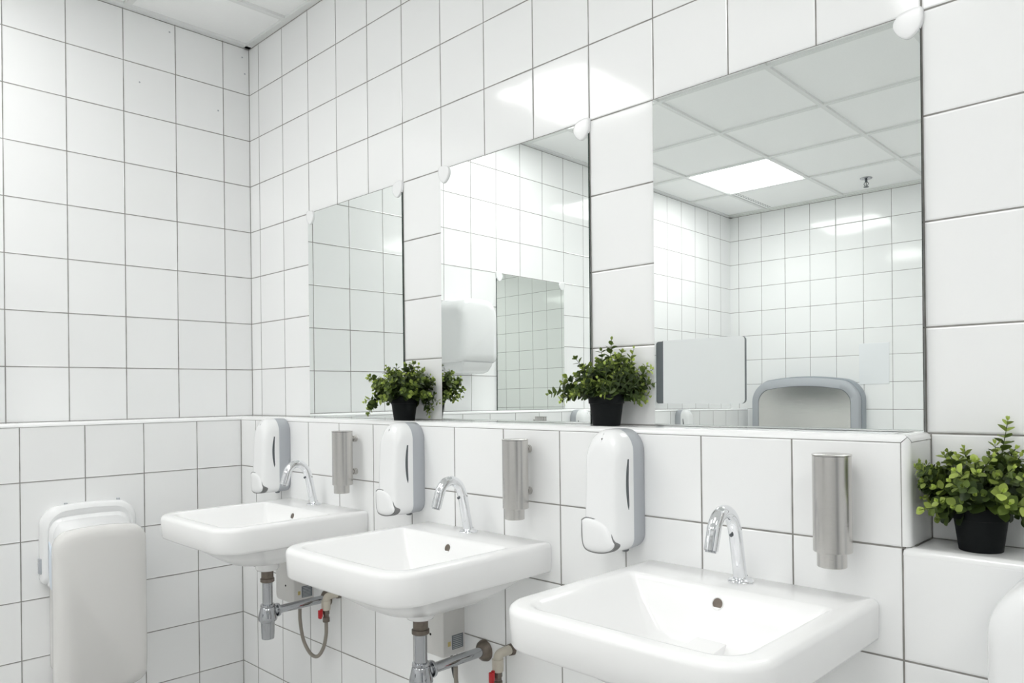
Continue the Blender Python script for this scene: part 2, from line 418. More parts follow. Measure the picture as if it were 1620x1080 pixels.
for y, z in ((-0.340, 1.566), (-0.458, 1.329), (-0.141, 1.299), (-0.031, 1.559), (-0.020, 1.49)):   # old drill marks in the glaze
    bm = bmesh.new(); lathe(bm, [(0.0035, 0.0), (0.0035, 0.0006), (0.0, 0.0006)], (0, y, Z0+z), 'x', n=12); finish('drill_mark', bm, M_GPLA, bpy.data.objects['wall_left'], 30)

# ------------------------------------------------------------------ ceiling
XL = [0.345, 0.945, 1.535, 2.13, 2.73, 3.33, 3.93, 4.53, 5.13]
YL = [0.51, 1.13, 1.76, 2.40, 3.01, 3.62, 4.23]
bm = bmesh.new(); box(bm, -TH, W+TH, -D-TH, TH, Z0+H+0.012, Z0+H+0.1)
struct(finish('ceiling', bm, M_CEIL, smooth=0), 'suspended ceiling of square white boards')
ww = 0.012
for x in XL[:-1]:
    bm = bmesh.new(); box(bm, x-ww, x+ww, -D+0.02, -0.02, Z0+H+0.001, Z0+H+0.013); trim(bm, M_TBAR, smooth=0)
for y in YL:
    bm = bmesh.new(); box(bm, 0.02, W-0.02, -y-ww, -y+ww, Z0+H+0.0006, Z0+H+0.013); trim(bm, M_TBAR, smooth=0)
for b in ((0, W, -0.024, 0), (0, W, -D, -D+0.024), (0, 0.024, -D, 0), (W-0.024, W, -D, 0)):
    bm = bmesh.new(); box(bm, *b, Z0+H, Z0+H+0.013); trim(bm, M_TBAR, smooth=0)
lamp0 = None
for (i, j), lab in {(0, 0): 'square flush ceiling light mirrored in the wall tiles above the middle mirror',
                    (0, 3): 'bright square flush ceiling light seen in the right mirror',
                    (3, 0): 'square flush ceiling light above the nearest basin',
                    (4, 3): 'added square flush ceiling light, unseen behind the viewer, back row',  # added lamp, set where its gloss on the tiles falls outside the view
                    (6, 0): 'square flush ceiling light by the right wall, front row'}.items():
    x0, x1 = XL[i]+ww, XL[i+1]-ww
    ya, yb = (YL[1], YL[2]) if j == 0 else (YL[4], YL[5])
    cx, cy = (x0+x1)/2, -(ya+yb)/2
    t = thing('ceiling_light', lab, 'ceiling light', (cx, cy, Z0+H+0.012), 0, 'flush ceiling lights')
    hx, hy = (x1-x0)/2, (yb-ya)/2-ww
    bm = bmesh.new()
    for b in ((-hx, hx, -hy, -hy+0.008), (-hx, hx, hy-0.008, hy), (-hx, -hx+0.008, -hy+0.008, hy-0.008), (hx-0.008, hx, -hy+0.008, hy-0.008)):
        box(bm, *b, -0.007, 0)
    finish('frame', bm, M_WPLA, t, 0)
    bm = bmesh.new(); box(bm, -hx+0.008, hx-0.008, -hy+0.008, hy-0.008, -0.004, 0)
    finish('diffuser', bm, M_LAMP, t, 0)
# perforated vent board next to the lit light
t = thing('ceiling_vent', 'slotted ceiling board beside the lit light in the right mirror', 'vent', (0.645, -3.925, Z0+H+0.012))
bm = bmesh.new(); box(bm, -0.285, 0.285, -0.29, 0.29, -0.004, 0); finish('board', bm, M_CEIL, t, 0)
bm = bmesh.new()
for k in range(14):
    for xx in (-0.262, -0.246): box(bm, xx-0.003, xx+0.003, -0.27+k*0.04, -0.27+k*0.04+0.024, -0.0048, -0.0038)
finish('air_slots', bm, M_DGREY, t, 0)
# sprinkler head
t = thing('sprinkler_head', 'small metal fire sprinkler head hanging from the ceiling in the right mirror', 'sprinkler', (1.224, -3.93, Z0+H+0.012))
bm = bmesh.new(); lathe(bm, [(0.012, 0), (0.04, -0.001), (0.038, -0.006), (0.02, -0.012), (0.0, -0.012)], n=28); finish('escutcheon', bm, M_CHROME2, t)
bm = bmesh.new(); lathe(bm, [(0.008, -0.012), (0.008, -0.03), (0.0, -0.03)], n=16)
for s in (-1, 1): tube(bm, spline([(0.007*s, 0, -0.028), (0.014*s, 0, -0.042), (0.004*s, 0, -0.062)], 5), 0.0025, 8)
tube(bm, [(0, 0, -0.03), (0, 0, -0.06)], 0.003, 8); finish('frame', bm, M_DGREY, t)
bm = bmesh.new(); lathe(bm, [(0.0, -0.061), (0.017, -0.062), (0.017, -0.065), (0.0, -0.066)], n=24); finish('deflector', bm, M_DGREY, t)

# ------------------------------------------------------------------ mirrors
def clip_bm(sx):
    """rounded corner clamp; origin at the mirror's top corner, sx = side it faces inward to (-1: right corner)"""
    pts = [(-0.0065, 0.002), (-0.0065, -0.015), (-0.003, -0.030), (0.006, -0.044), (0.018, -0.052), (0.029, -0.050), (0.042, -0.038), (0.050, -0.022), (0.048, -0.007), (0.034, 0.005), (0.012, 0.009), (-0.002, 0.008)]
    P = spline([(x, 0, z) for x, z in pts] + [(pts[0][0], 0, pts[0][1])], 4)[:-1]
    c = Vector((0.024, 0, -0.016)); bm = bmesh.new(); rings = []
    for y, s in ((0.0, 1.0), (-0.0075, 1.0), (-0.0092, 0.97), (-0.0100, 0.90), (-0.0103, 0.7)):
        rings.append([Vector(((c.x + (p.x-c.x)*s)*0.93*(-1 if sx < 0 else 1), y, (c.z + (p.z-c.z)*s)*0.90 + 0.002)) for p in P])
    loft(bm, rings); return bm
def make_mirror(label, loc, rz, tilt, clips, glass=None):
    t = thing('wall_mirror', label, 'mirror', loc, rz, 'frameless wall mirrors')
    t.rotation_euler = (-tilt, 0, rz)
    w, h, th = 0.598, 0.795, 0.005
    bm = bmesh.new(); box(bm, 0, w, -th, 0, 0, h)
    for f in bm.faces: f.material_index = 0 if f.normal.y < -0.5 else 1
    bm.normal_update()
    for f in bm.faces: f.material_index = 0 if f.calc_center_median().y < -th*0.9 else 1
    finish('glass', bm, None, t, 0, [glass or M_MIRROR, M_MEDGE])
    for s in clips:
        o = finish('corner_clip', clip_bm(-s), M_WPLA, t, 50); o.location = (w if s > 0 else 0, 0, h)
    return t
make_mirror('rectangular frameless mirror nearest the left corner, above the farthest basin', (0.4846, -0.0012, Z0+0.0024), 0, 0.0, (-1, 1))
make_mirror('middle frameless mirror on the basin wall, between the two ledge plants', (1.2846, -0.0045, Z0+0.0024), 0, 0.0050, (-1, 1))
make_mirror('largest looking frameless mirror, at the right, above the nearest basin', (2.0846, -0.0066, Z0+0.0024), 0, 0.0076, (1,))
make_mirror('frameless mirror on the left wall, seen greenish inside the middle mirror', (0.0046, -2.113, Z0+0.0024), PI/2, 0.0050, (-1, 1), M_MIRROR2)

# ------------------------------------------------------------------ wash basins
def make_sink():
    t = thing('wash_basin', 'x', 'wash basin', (0, 0, 0), 0, 'wall-hung basins')
    hw, dp, hh = 0.251, 0.492, 0.075
    NS, NC = 10, 10
    def ring(x0, x1, yb, yf, z, rb, rf, bow=0.0):          # yb back (near 0), yf front (negative)
        return [Vector((x, y, z)) for x, y in rrect(x0, x1, yf, yb, (rf, rf, rb, rb), NS, NC, bow0=bow)]
    R_ = []
    R_.append(ring(-0.022, 0.022, -0.205, -0.249, -0.122, 0.021, 0.021))
    R_.append(ring(-0.026, 0.026, -0.201, -0.253, -0.1175, 0.025, 0.025))
    R_.append(ring(-0.085, 0.085, -0.178, -0.315, -0.112, 0.04, 0.04))
    R_.append(ring(-0.115, 0.115, -0.166, -0.350, -0.105, 0.03, 0.05))
    R_.append(ring(-0.135, 0.135, -0.158, -0.375, -0.092, 0.022, 0.05))
    R_.append(ring(-0.170, 0.170, -0.142, -0.417, -0.048, 0.014, 0.045))
    R_.append(ring(-0.199, 0.199, -0.126, -0.449, -0.012, 0.010, 0.045))
    R_.append(ring(-0.2065, 0.2065, -0.1215, -0.4555, -0.0042, 0.012, 0.048, 0.002))
    R_.append(ring(-0.212, 0.212, -0.117, -0.460, -0.0006, 0.016, 0.052, 0.003))
    R_.append(ring(-0.218, 0.218, -0.111, -0.465, 0.0, 0.02, 0.056, 0.004))
    R_.append(ring(-0.238, 0.238, -0.004, -0.478, 0.0, 0.003, 0.066, 0.007))
    R_.append(ring(-0.2445, 0.2445, -0.0005, -0.4855, -0.0018, 0.004, 0.070, 0.008))
    R_.append(ring(-0.2490, 0.2490, 0.0, -0.490, -0.0062, 0.004, 0.073, 0.009))
    R_.append(ring(-0.251, 0.251, 0.0, -0.492, -0.0125, 0.004, 0.075, 0.009))
    R_.append(ring(-0.2495, 0.2495, 0.0, -0.4895, -0.068, 0.004, 0.075, 0.009))
    R_.append(ring(-0.2475, 0.2475, 0.0, -0.4865, -0.0735, 0.004, 0.074, 0.008))
    R_.append(ring(-0.243, 0.243, 0.0, -0.481, -0.0765, 0.004, 0.072, 0.007))
    R_.append(ring(-0.225, 0.225, -0.012, -0.462, -0.0785, 0.01, 0.08, 0.004))
    R_.append(ring(-0.205, 0.205, -0.03, -0.440, -0.088, 0.03, 0.10))
    R_.append(ring(-0.170, 0.170, -0.06, -0.405, -0.118, 0.05, 0.11))
    R_.append(ring(-0.125, 0.125, -0.10, -0.36, -0.148, 0.06, 0.09))
    R_.append(ring(-0.07, 0.07, -0.15, -0.305, -0.162, 0.05, 0.06))
    R_.append(ring(-0.038, 0.038, -0.189, -0.265, -0.166, 0.037, 0.037))
    R_.append(ring(-0.037, 0.037, -0.190, -0.264, -0.186, 0.0365, 0.0365))
    R_.append(ring(-0.033, 0.033, -0.194, -0.260, -0.192, 0.0325, 0.0325))
    bm = bmesh.new(); loft(bm, R_)
    # rear channel from the outlet back to the wall
    prof = [(-0.032, -0.10), (-0.032, -0.160), (-0.024, -0.172), (0.024, -0.172), (0.032, -0.160), (0.032, -0.10)]
    loft(bm, [[Vector((x, -0.225, z)) for x, z in prof], [Vector((x*0.95, -0.12, z+0.012)) for x, z in prof], [Vector((x*0.95, -0.02, z+0.03)) for x, z in prof]])
    finish('bowl', bm, M_CERAM, t, 60)
    # overflow: porcelain lip and dark opening set into the rear slope
    n = Vector((0, -0.947, 0.32)).normalized()
    c = Vector((0, -0.1335, -0.0275))
    u = Vector((1, 0, 0)); v = n.cross(u)
    def disc(r, h): return [c + n*h + (u*math.cos(2*PI*k/32) + v*math.sin(2*PI*k/32))*r for k in range(32)]
    bm = bmesh.new(); loft(bm, [disc(0.0132, -0.004), disc(0.0130, 0.0008), disc(0.0118, 0.0014), disc(0.0103, 0.0002), disc(0.0100, -0.004)], False, False)
    finish('overflow_lip', bm, M_CERAM, t, 60)
    bm = bmesh.new(); loft(bm, [disc(0.0101, -0.003), disc(0.0101, 0.0001)]); finish('overflow_opening', bm, M_OLDM, t, 30)
    bm = bmesh.new(); lathe(bm, [(0.0, -0.119), (0.017, -0.119), (0.0215, -0.1168), (0.0205, -0.1155), (0.015, -0.1158), (0.0, -0.1165)], (0, -0.227, 0), n=32)
    finish('drain_plug', bm, M_CHROME, t, 40)
    return t
SX = [0.7955, 1.5975, 2.388]
ZS = Z0 - 0.296
YW = -DY
sink = make_sink()
LS = ['white ceramic wash basin farthest away, beside the left corner', 'middle white ceramic wash basin of the row', 'nearest white ceramic wash basin, at the right, cut by the bottom of the frame']
for i, x in enumerate(SX):
    if i == 0: sink.location = (x, YW, ZS); sink['label'] = LS[0]
    else: dup(sink, (x, YW, ZS), 0, LS[i])

def make_tap():
    t = thing('basin_tap', 'x', 'tap', (0, 0, 0), 0, 'curved basin taps')
    path = spline([(0, 0, 0.002), (0, -0.009, 0.045), (0, -0.018, 0.090), (0, -0.024, 0.112), (0, -0.036, 0.133), (0, -0.058, 0.1455), (0, -0.082, 0.142), (0, -0.099, 0.124), (0, -0.107, 0.102), (0, -0.115, 0.0785)], 7)
    bm = bmesh.new(); tube(bm, path, 0.0135, 28)
    finish('spout', bm, M_CHROME, t, 60)
    e = path[-1]; d = (path[-1]-path[-2]).normalized()
    bm = bmesh.new(); tube(bm, [e - d*0.002, e + d*0.0035], 0.0102, 24); finish('aerator', bm, M_CHROME2, t, 40)
    bm = bmesh.new(); lathe(bm, [(0.0245, -0.0005), (0.0255, 0.0015), (0.0245, 0.0035), (0.021, 0.0052), (0.0165, 0.0065), (0.0145, 0.009), (0.0137, 0.0125)], cap1=False, n=48); finish('base_flange', bm, M_CHROME, t, 50)
    bm = bmesh.new(); tube(bm, [(0, -0.0325, 0.098), (0, -0.0375, 0.0965)], 0.0035, 14); finish('sensor', bm, M_SLOT, t, 40)
    return t
tap = make_tap()
LT = ['curved chrome tap on the farthest basin', 'curved chrome tap on the middle basin', 'curved chrome tap on the nearest basin']
for i, x in enumerate((0.7755, 1.5765, 2.391)):
    loc = (x, -0.176 if i == 2 else -0.168, ZS)
    if i == 0: tap.location = loc; tap['label'] = LT[0]
    else: dup(tap, loc, 0, LT[i])

# ------------------------------------------------------------------ white soap dispensers
def make_soap():
    t = thing('soap_dispenser', 'x', 'soap dispenser', (0, 0, 0), 0, 'white push-lever soap dispensers')
    x0, x1, z0, z1 = -0.0505, 0.0505, -0.270, 0.0
    def ring(y, ins, dz0=0, dz1=0, rt=0.046, rb=0.035, bow=0.004):
        return [Vector((x, y, z)) for x, z in rrect(x0+ins, x1-ins, z0+ins+dz0, z1-ins-dz1, (rb, rb, rt, rt), 8, 10, bow1=bow)]
    bm = bmesh.new(); loft(bm, [ring(0, 0.0035), ring(-0.003, 0.0012), ring(-0.03, 0.0), ring(-0.0465, 0.0)])
    finish('back_housing', bm, M_GPLA, t, 50)
    bm = bmesh.new()
    def cov(y, ins, dz1=0.0, rt=0.046):
        return [Vector((p.x, p.y - (0.012 + 0.0)*(max(0, -y-0.05)/0.05)*max(0, min(1, -p.z/0.24)), p.z)) for p in ring(y, ins, 0, dz1, rt, max(0.003, min(0.032, 0.0505-ins-0.004)))]
    loft(bm, [cov(-0.0468, 0.0), cov(-0.049, 0.0), cov(-0.066, 0.0006), cov(-0.078, 0.0016, 0.001), cov(-0.087, 0.0036, 0.006), cov(-0.0935, 0.0070, 0.013), cov(-0.0972, 0.0115, 0.018, 0.036), cov(-0.0990, 0.018, 0.022, 0.030), cov(-0.0994, 0.025, 0.024, 0.0235), cov(-0.0997, 0.034, 0.030, 0.0145), cov(-0.0998, 0.043, 0.036, 0.006)])
    finish('front_cover', bm, M_WPLA, t, 60)
    # slim level window on the right flank
    bm = bmesh.new(); rings = []
    for k in range(13):
        s = k/12; z = -0.062 - 0.112*s; w = 0.0040*math.sin(PI*min(1, max(0.04, s)))**0.35; yc = -0.066 - 0.004*math.sin(PI*s)
        xs = 0.0508
        rings.append([Vector((xs, yc-w, z)), Vector((xs+0.0002, yc+w, z)), Vector((xs-0.004, yc+w, z)), Vector((xs-0.004, yc-w, z))])
    loft(bm, rings); finish('level_window', bm, M_SLOT, t, 30)
    # push lever: its own rounded shell over the lower front
    bmL = bmesh.new(); bmS = bmesh.new()
    def outline(g, y, sc=1.0):
        P = [(-0.0500, -0.200), (-0.036, -0.1935), (-0.008, -0.1955), (0.017, -0.204), (0.032, -0.220), (0.040, -0.239), (0.0445, -0.2475), (0.037, -0.2595), (0.018, -0.2685), (-0.010, -0.2720), (-0.036, -0.2685), (-0.0470, -0.257), (-0.0503, -0.235)]
        q_ = spline([(x, 0, z) for x, z in P] + [(P[0][0], 0, P[0][1])], 4)[:-1]
        c = Vector((-0.006, 0, -0.236))
        out = []
        for p in q_:
            d = p - c; L_ = d.length
            p2 = c + d*((L_*sc + g)/L_)
            out.append(Vector((p2.x, y, p2.z)))
        return out
    loft(bmL, [outline(0, -0.052), outline(0, -0.092), outline(-0.0006, -0.1040), outline(-0.0022, -0.1090), outline(-0.005, -0.1120), outline(-0.009, -0.1138), outline(0, -0.1146, 0.5)])
    loft(bmS, [outline(-0.004, -0.050), outline(-0.002, -0.0860), outline(0.0004, -0.0900), outline(0.0004, -0.0970), outline(0.0001, -0.1030), outline(0.0, -0.1095)])
    finish('lever_gap', bmS, M_SEAM, t, 60)
    finish('push_lever', bmL, M_WPLA, t, 60)
    bm = bmesh.new(); lathe(bm, [(0.009, 0.0), (0.0085, -0.006), (0.006, -0.008), (0.0, -0.008)], (0.020, -0.040, -0.266), n=20); finish('nozzle', bm, M_DGREY, t, 40)
    return t
soap = make_soap()
LP_ = ['white plastic soap dispenser with push lever, left of the farthest tap', 'white plastic soap dispenser with push lever, left of the middle tap', 'white plastic soap dispenser with push lever, left of the nearest tap']
for i, x in enumerate((0.5025, 1.2945, 2.0850)):
    loc = (x, YW, Z0 - 0.0025)
    if i == 0: soap.location = loc; soap['label'] = LP_[0]
    else: dup(soap, loc, 0, LP_[i])
dup(soap, (DX+0.0005, -2.04, Z0-0.0025), PI/2, 'white soap dispenser reflected at the right foot of the middle mirror')
dup(soap, (DX+0.0005, -3.22, Z0-0.0025), PI/2, 'white soap dispenser reflected at the left foot of the right mirror')

# ------------------------------------------------------------------ brushed steel dispensers
def make_steel():
    t = thing('steel_dispenser', 'x', 'soap dispenser', (0, 0, 0), 0, 'cylindrical brushed steel dispensers')
    r = 0.0335; yc = -0.053
    bm = bmesh.new(); lathe(bm, [(r-0.001, -0.1775), (r, -0.1765), (r, -0.0035), (r-0.0005, -0.003)], (0, yc, 0), n=64); finish('cylinder', bm, M_STEEL, t, 40)
    bm = bmesh.new(); lathe(bm, [(r-0.002, -0.003), (r+0.0008, -0.0025), (r+0.0008, -0.0008), (r-0.0006, 0.0), (0, 0.0)], (0, yc, 0), n=64); finish('lid', bm, M_STEEL, t, 40)
    bm = bmesh.new(); lathe(bm, [(0.0255, -0.176), (0.0255, -0.2035), (0.0245, -0.2045), (0.020, -0.2045), (0.019, -0.196), (0.0, -0.196)], (0, yc-0.004, 0), n=48); finish('outlet', bm, M_STEEL, t, 40)
    for z in (-0.028, -0.137):
        bm = bmesh.new(); lathe(bm, [(0.0075, -0.0245), (0.0075, -0.013), (0.0105, -0.0125), (0.0105, -0.0095), (0.0098, -0.009), (0.0098, -0.0075), (0.0105, -0.007), (0.0105, 0.0)], (0, 0, z), 'y', n=28)
        finish('wall_post', bm, M_STEEL, t, 40)
    return t
steel = make_steel()
LC = ['brushed steel cylinder dispenser right of the farthest tap', 'brushed steel cylinder dispenser right of the middle tap', 'brushed steel cylinder dispenser right of the nearest tap']
for i, x in enumerate((0.980, 1.7735, 2.5765)):
    loc = (x, YW, Z0 - 0.0325)
    if i == 0: steel.location = loc; steel['label'] = LC[0]
    else: dup(steel, loc, 0, LC[i])
dup(steel, (DX+0.0005, -1.665, Z0-0.034), PI/2, 'steel dispenser of which only the top is reflected in the middle mirror')

# ------------------------------------------------------------------ plumbing below the basins
def make_trap():
    t = thing('bottle_trap', 'x', 'drain trap', (0, 0, 0), 0, 'chrome bottle traps')
    bm = bmesh.new(); lathe(bm, [(0.0195, 0.0), (0.0195, -0.026), (0.0228, -0.028), (0.0228, -0.038), (0.018, -0.041)], n=32); finish('tail_nut', bm, M_OLDM, t, 40)
    bm = bmesh.new(); lathe(bm, [(0.0165, -0.038), (0.0165, -0.118)], n=32); finish('downpipe', bm, M_CHROME2, t, 40)
    bm = bmesh.new(); lathe(bm, [(0.0175, -0.112), (0.0225, -0.113), (0.0232, -0.119), (0.0215, -0.122), (0.0235, -0.125), (0.0300, -0.152), (0.0310, -0.160), (0.0290, -0.166), (0.0238, -0.170), (0.0225, -0.172), (0.0205, -0.222), (0.0195, -0.226), (0.0, -0.227)], n=40); finish('bottle', bm, M_CHROME2, t, 35)
    bm = bmesh.new(); lathe(bm, [(0.0150, 0.018), (0.0150, 0.030), (0.0210, 0.0305), (0.0225, 0.035), (0.0210, 0.0395), (0.0150, 0.040)], (0, 0, -0.139), 'y', n=32); finish('side_nut', bm, M_CHROME2, t, 40)
    bm = bmesh.new(); lathe(bm, [(0.0135, 0.025), (0.0135, 0.226)], (0, 0, -0.139), 'y', n=32); finish('waste_pipe', bm, M_CHROME2, t, 40)
    bm = bmesh.new(); lathe(bm, [(0.0140, 0.206), (0.0180, 0.208), (0.0270, 0.216), (0.0300, 0.2255)], (0, 0, -0.139), 'y', n=36); finish('wall_flange', bm, M_OLDM, t, 50)
    return t
trap = make_trap()
LTR = ['chrome bottle trap with waste pipe under the farthest basin', 'chrome bottle trap with waste pipe under the middle basin', 'chrome bottle trap with waste pipe under the nearest basin, below the frame']
for i, x in enumerate(SX):
    loc = (x, YW-0.227, ZS-0.1922)
    if i == 0: trap.location = loc; trap['label'] = LTR[0]
    else: dup(trap, loc, 0, LTR[i])

def make_valve():
    t = thing('angle_valve', 'x', 'water valve', (0, 0, 0), 0, 'cream angle valves')
    bm = bmesh.new(); lathe(bm, [(0.0150, -0.012), (0.0165, -0.004), (0.0165, -0.0005)], (0, 0, 0), 'y', n=8); finish('wall_socket', bm, M_OLDM, t, 20)
    bm = bmesh.new(); tube(bm, spline([(0, -0.006, 0), (0, -0.030, 0.001), (-0.002, -0.047, -0.003), (-0.003, -0.052, -0.018), (-0.003, -0.052, -0.030)], 6), 0.0125, 20)
    lathe(bm, [(0.0155, -0.014), (0.0155, -0.044), (0.0145, -0.046)], (-0.003, -0.052, 0), n=12); finish('elbow', bm, M_CREAM, t, 35)
    bm = bmesh.new(); lathe(bm, [(0.0115, -0.044), (0.0115, -0.060), (0.0095, -0.061), (0.0095, -0.070), (0.0120, -0.071), (0.0120, -0.086), (0.008, -0.088)], (-0.003, -0.052, 0), n=8); finish('hose_nut', bm, M_OLDM, t, 20)
    bm = bmesh.new()
    loft(bm, [[Vector((-0.003 + a, -0.067 - d, z)) for a, d in ((-0.0035, 0), (0.0035, 0), (0.0035, 0.006), (-0.0035, 0.006))] for z, d0 in ((-0.040, 0), (-0.052, 0), (-0.066, 0.0))])
    box(bm, -0.010, 0.004, -0.080, -0.071, -0.071, -0.043, 0.002)
    finish('lever', bm, M_RED, t, 40)
    return t
valve = make_valve()
LV = ['cream plastic angle valve with red lever right of the trap under the farthest basin', 'cream plastic angle valve with red lever right of the trap under the middle basin']
VX = (0.871, 1.703); VZ = (-0.598, -0.600)
for i in range(2):
    loc = (VX[i], YW, Z0+VZ[i])
    if i == 0: valve.location = loc; valve['label'] = LV[0]
    else: dup(valve, loc, 0, LV[i])
# braided hoses: from the valve down in a loop and up into the heater
def make_hose():
    m = mat('braided_hose', (0.34, 0.31, 0.27), 0.35, 0.7)
    nt = m.node_tree; N = nt.nodes
    tc = N.new('ShaderNodeTexCoord'); w = N.new('ShaderNodeTexWave'); w.inputs['Scale'].default_value = 160; w.inputs['Distortion'].default_value = 2
    w.bands_direction = 'DIAGONAL'
    b2 = N.new('ShaderNodeBump'); b2.inputs['Strength'].default_value = 0.6; b2.inputs['Distance'].default_value = 0.001
    nt.links.new(tc.outputs['Object'], w.inputs['Vector']); nt.links.new(w.outputs['Fac'], b2.inputs['Height']); nt.links.new(b2.outputs['Normal'], N['Principled BSDF'].inputs['Normal'])
    bm = bmesh.new()
    P = [(-0.003, -0.052, -0.089), (-0.003, -0.053, -0.130), (-0.018, -0.055, -0.178), (-0.052, -0.058, -0.214), (-0.096, -0.060, -0.212), (-0.140, -0.060, -0.175), (-0.160, -0.060, -0.115), (-0.163, -0.059, -0.072)]
    tube(bm, spline(P, 8), 0.0062, 14)
    return finish('braided_hose', bm, m, None, 60)
hose = make_hose()
hose.location = (VX[0], YW, Z0+VZ[0]); tag(hose, 'brown braided water hose looping below the farthest basin', 'hose', 'braided hoses')
h2 = hose.copy(); COL.objects.link(h2); h2.location = (VX[1], YW, Z0+VZ[1]); h2['label'] = 'brown braided water hose behind the trap of the middle basin'
bm = bmesh.new()
tube(bm, spline([(0, -0.045, 0.02), (0.004, -0.04, -0.045), (0.022, -0.035, -0.075), (0.055, -0.03, -0.085), (0.095, -0.025, -0.068), (0.115, -0.02, -0.062)], 6), 0.0035, 10)
o = finish('power_cable', bm, M_CABLE, None, 60); o.location = (1.505, YW, Z0-0.66); tag(o, 'thin black cable hanging below the heater box of the middle basin', 'cable')
def make_heater():
    t = thing('water_heater', 'x', 'water heater', (0, 0, 0), 0, 'small box water heaters')
    bm = bmesh.new()
    def ring(y, ins): return [Vector((x, y, z)) for x, z in rrect(-0.13+ins, -ins, -0.255+ins, -0.052-ins, (0.016, 0.010, 0.01, 0.01), 4, 6)]
    loft(bm, [ring(0, 0), ring(-0.070, 0), ring(-0.0765, 0.002), ring(-0.079, 0.006)]); finish('casing', bm, M_BEIGE, t, 40)
    bm = bmesh.new(); lathe(bm, [(0.0, -0.0805), (0.0035, -0.0802), (0.0035, -0.0785)], (-0.056, 0, -0.196), 'y', n=14); finish('indicator', bm, M_HOLE, t, 40)
    bm = bmesh.new(); box(bm, 0.0, 0.0005, -0.048, -0.006, -0.236, -0.196, mi=0)
    for k in range(7): box(bm, 0.0004, 0.0008, -0.044, -0.012, -0.233+k*0.0052, -0.2312+k*0.0052, mi=1)
    finish('rating_plate', bm, None, t, 0, [M_LABEL, M_LABLINE])
    bm = bmesh.new(); box(bm, 0.0, 0.0006, -0.063, -0.053, -0.224, -0.211); finish('warning_sticker', bm, M_YELLOW, t, 0)
    return t
heater = make_heater()
LH = ['small pale water heater box on the wall under the farthest basin', 'small pale water heater box on the wall under the middle basin']
for i in range(2):
    loc = ((0.7025, 1.5125)[i], YW, Z0-0.398 - 0.012*0)
    if i == 0: heater.location = loc; heater['label'] = LH[0]
    else: dup(heater, loc, 0, LH[i])

# ------------------------------------------------------------------ hand dryer on the left wall (local: x out of the wall, y along it)
t = thing('hand_dryer', 'tall white hands-in hand dryer on the left wall', 'hand dryer', (DX+0.0006, -0.708, Z0))
def yz(x, y0, y1, z0, z1, rt, rb, bow, ins=0):
    return [Vector((x, y, z)) for y, z in rrect(y0+ins, y1-ins, z0+ins, z1-ins, (rb, rb, rt, rt), 8, 10, bow1=bow)]
bm = bmesh.new(); A = (-0.153, 0.155, -0.55, -0.292, 0.055, 0.02, 0.012)
loft(bm, [yz(0, *A, 0.002), yz(0.018, *A, 0), yz(0.034, *A, 0.002), yz(0.042, *A, 0.008), yz(0.047, *A, 0.018), yz(0.040, *A, 0.026)])
finish('back_panel', bm, M_WPLA, t, 50)
bm = bmesh.new(); A = (-0.135, 0.135, -0.565, -0.325, 0.045, 0.02, 0.006)   # sloping inner back of the slot
loft(bm, [yz(0.036, *A), [p + Vector((0.028 * max(0, min(1, (-0.34 - p.z)/0.2)), 0, 0)) for p in yz(0.060, *A, 0.012)]])
finish('slot_back', bm, M_WPLA, t, 50)
bm = bmesh.new(); A = (-0.146, 0.146, -0.935, -0.365, 0.045, 0.05, 0.016)   # front shell
rings = []
for x, ins in ((0.108, 0.010), (0.118, 0.004), (0.130, 0.0), (0.145, 0.0), (0.158, 0.003), (0.166, 0.010), (0.1705, 0.022), (0.172, 0.04)):
    rings.append([p + Vector((0.010*(1 - ((p.y)/0.15)**2) - 0.05*max(0, (-0.855 - p.z)/0.08)**2, 0, 0)) for p in yz(x, *A, ins)])
loft(bm, rings); finish('front_cover', bm, M_WPLA2, t, 50)
bm = bmesh.new()                                          # inner face of the front shell and the slot floor
A = (-0.136, 0.136, -0.86, -0.378, 0.04, 0.04, 0.014)
loft(bm, [yz(0.095, *A, 0.004), yz(0.112, *A)]); finish('slot_front', bm, M_WPLA, t, 50)
bm = bmesh.new(); A = (-0.120, 0.120, -0.86, -0.55, 0.02, 0.03, 0.0)
loft(bm, [yz(0.0, *A), yz(0.108, *A)]); finish('body', bm, M_WPLA2, t, 50)
for s in (-1, 1):
    pr = [(0.048, -0.40), (0.050, -0.50), (0.055, -0.535), (0.066, -0.556), (0.080, -0.560), (0.092, -0.548), (0.098, -0.53), (0.098, -0.47)]
    a = [Vector((x, s*0.134, z)) for x, z in pr]; b = [Vector((x, s*0.128, z)) for x, z in pr]; bm = bmesh.new(); loft(bm, [a, b])
    finish('side_guide', bm, M_ICE, t, 40)
bm = bmesh.new(); box(bm, 0.012, 0.034, -0.1575, -0.150, -0.510, -0.458, 0.0015)
for k in range(9): box(bm, 0.015, 0.031, -0.1582, -0.157, -0.506+k*0.0053, -0.5035+k*0.0053)
finish('side_grille', bm, M_GPLA, t, 40)
for y in (-0.07, 0.10):
    bm = bmesh.new(); box(bm, 0.006, 0.018, y-0.005, y+0.005, -0.290, -0.2785, 0.0015); finish('screw_cap', bm, M_GPLA, t, 40)
for y in (-0.095, 0.10):
    bm = bmesh.new(); box(bm, 0.0465, 0.0495, y-0.005, y+0.005, -0.352, -0.337, 0.001); finish('sensor_mark', bm, M_ICE, t, 30)

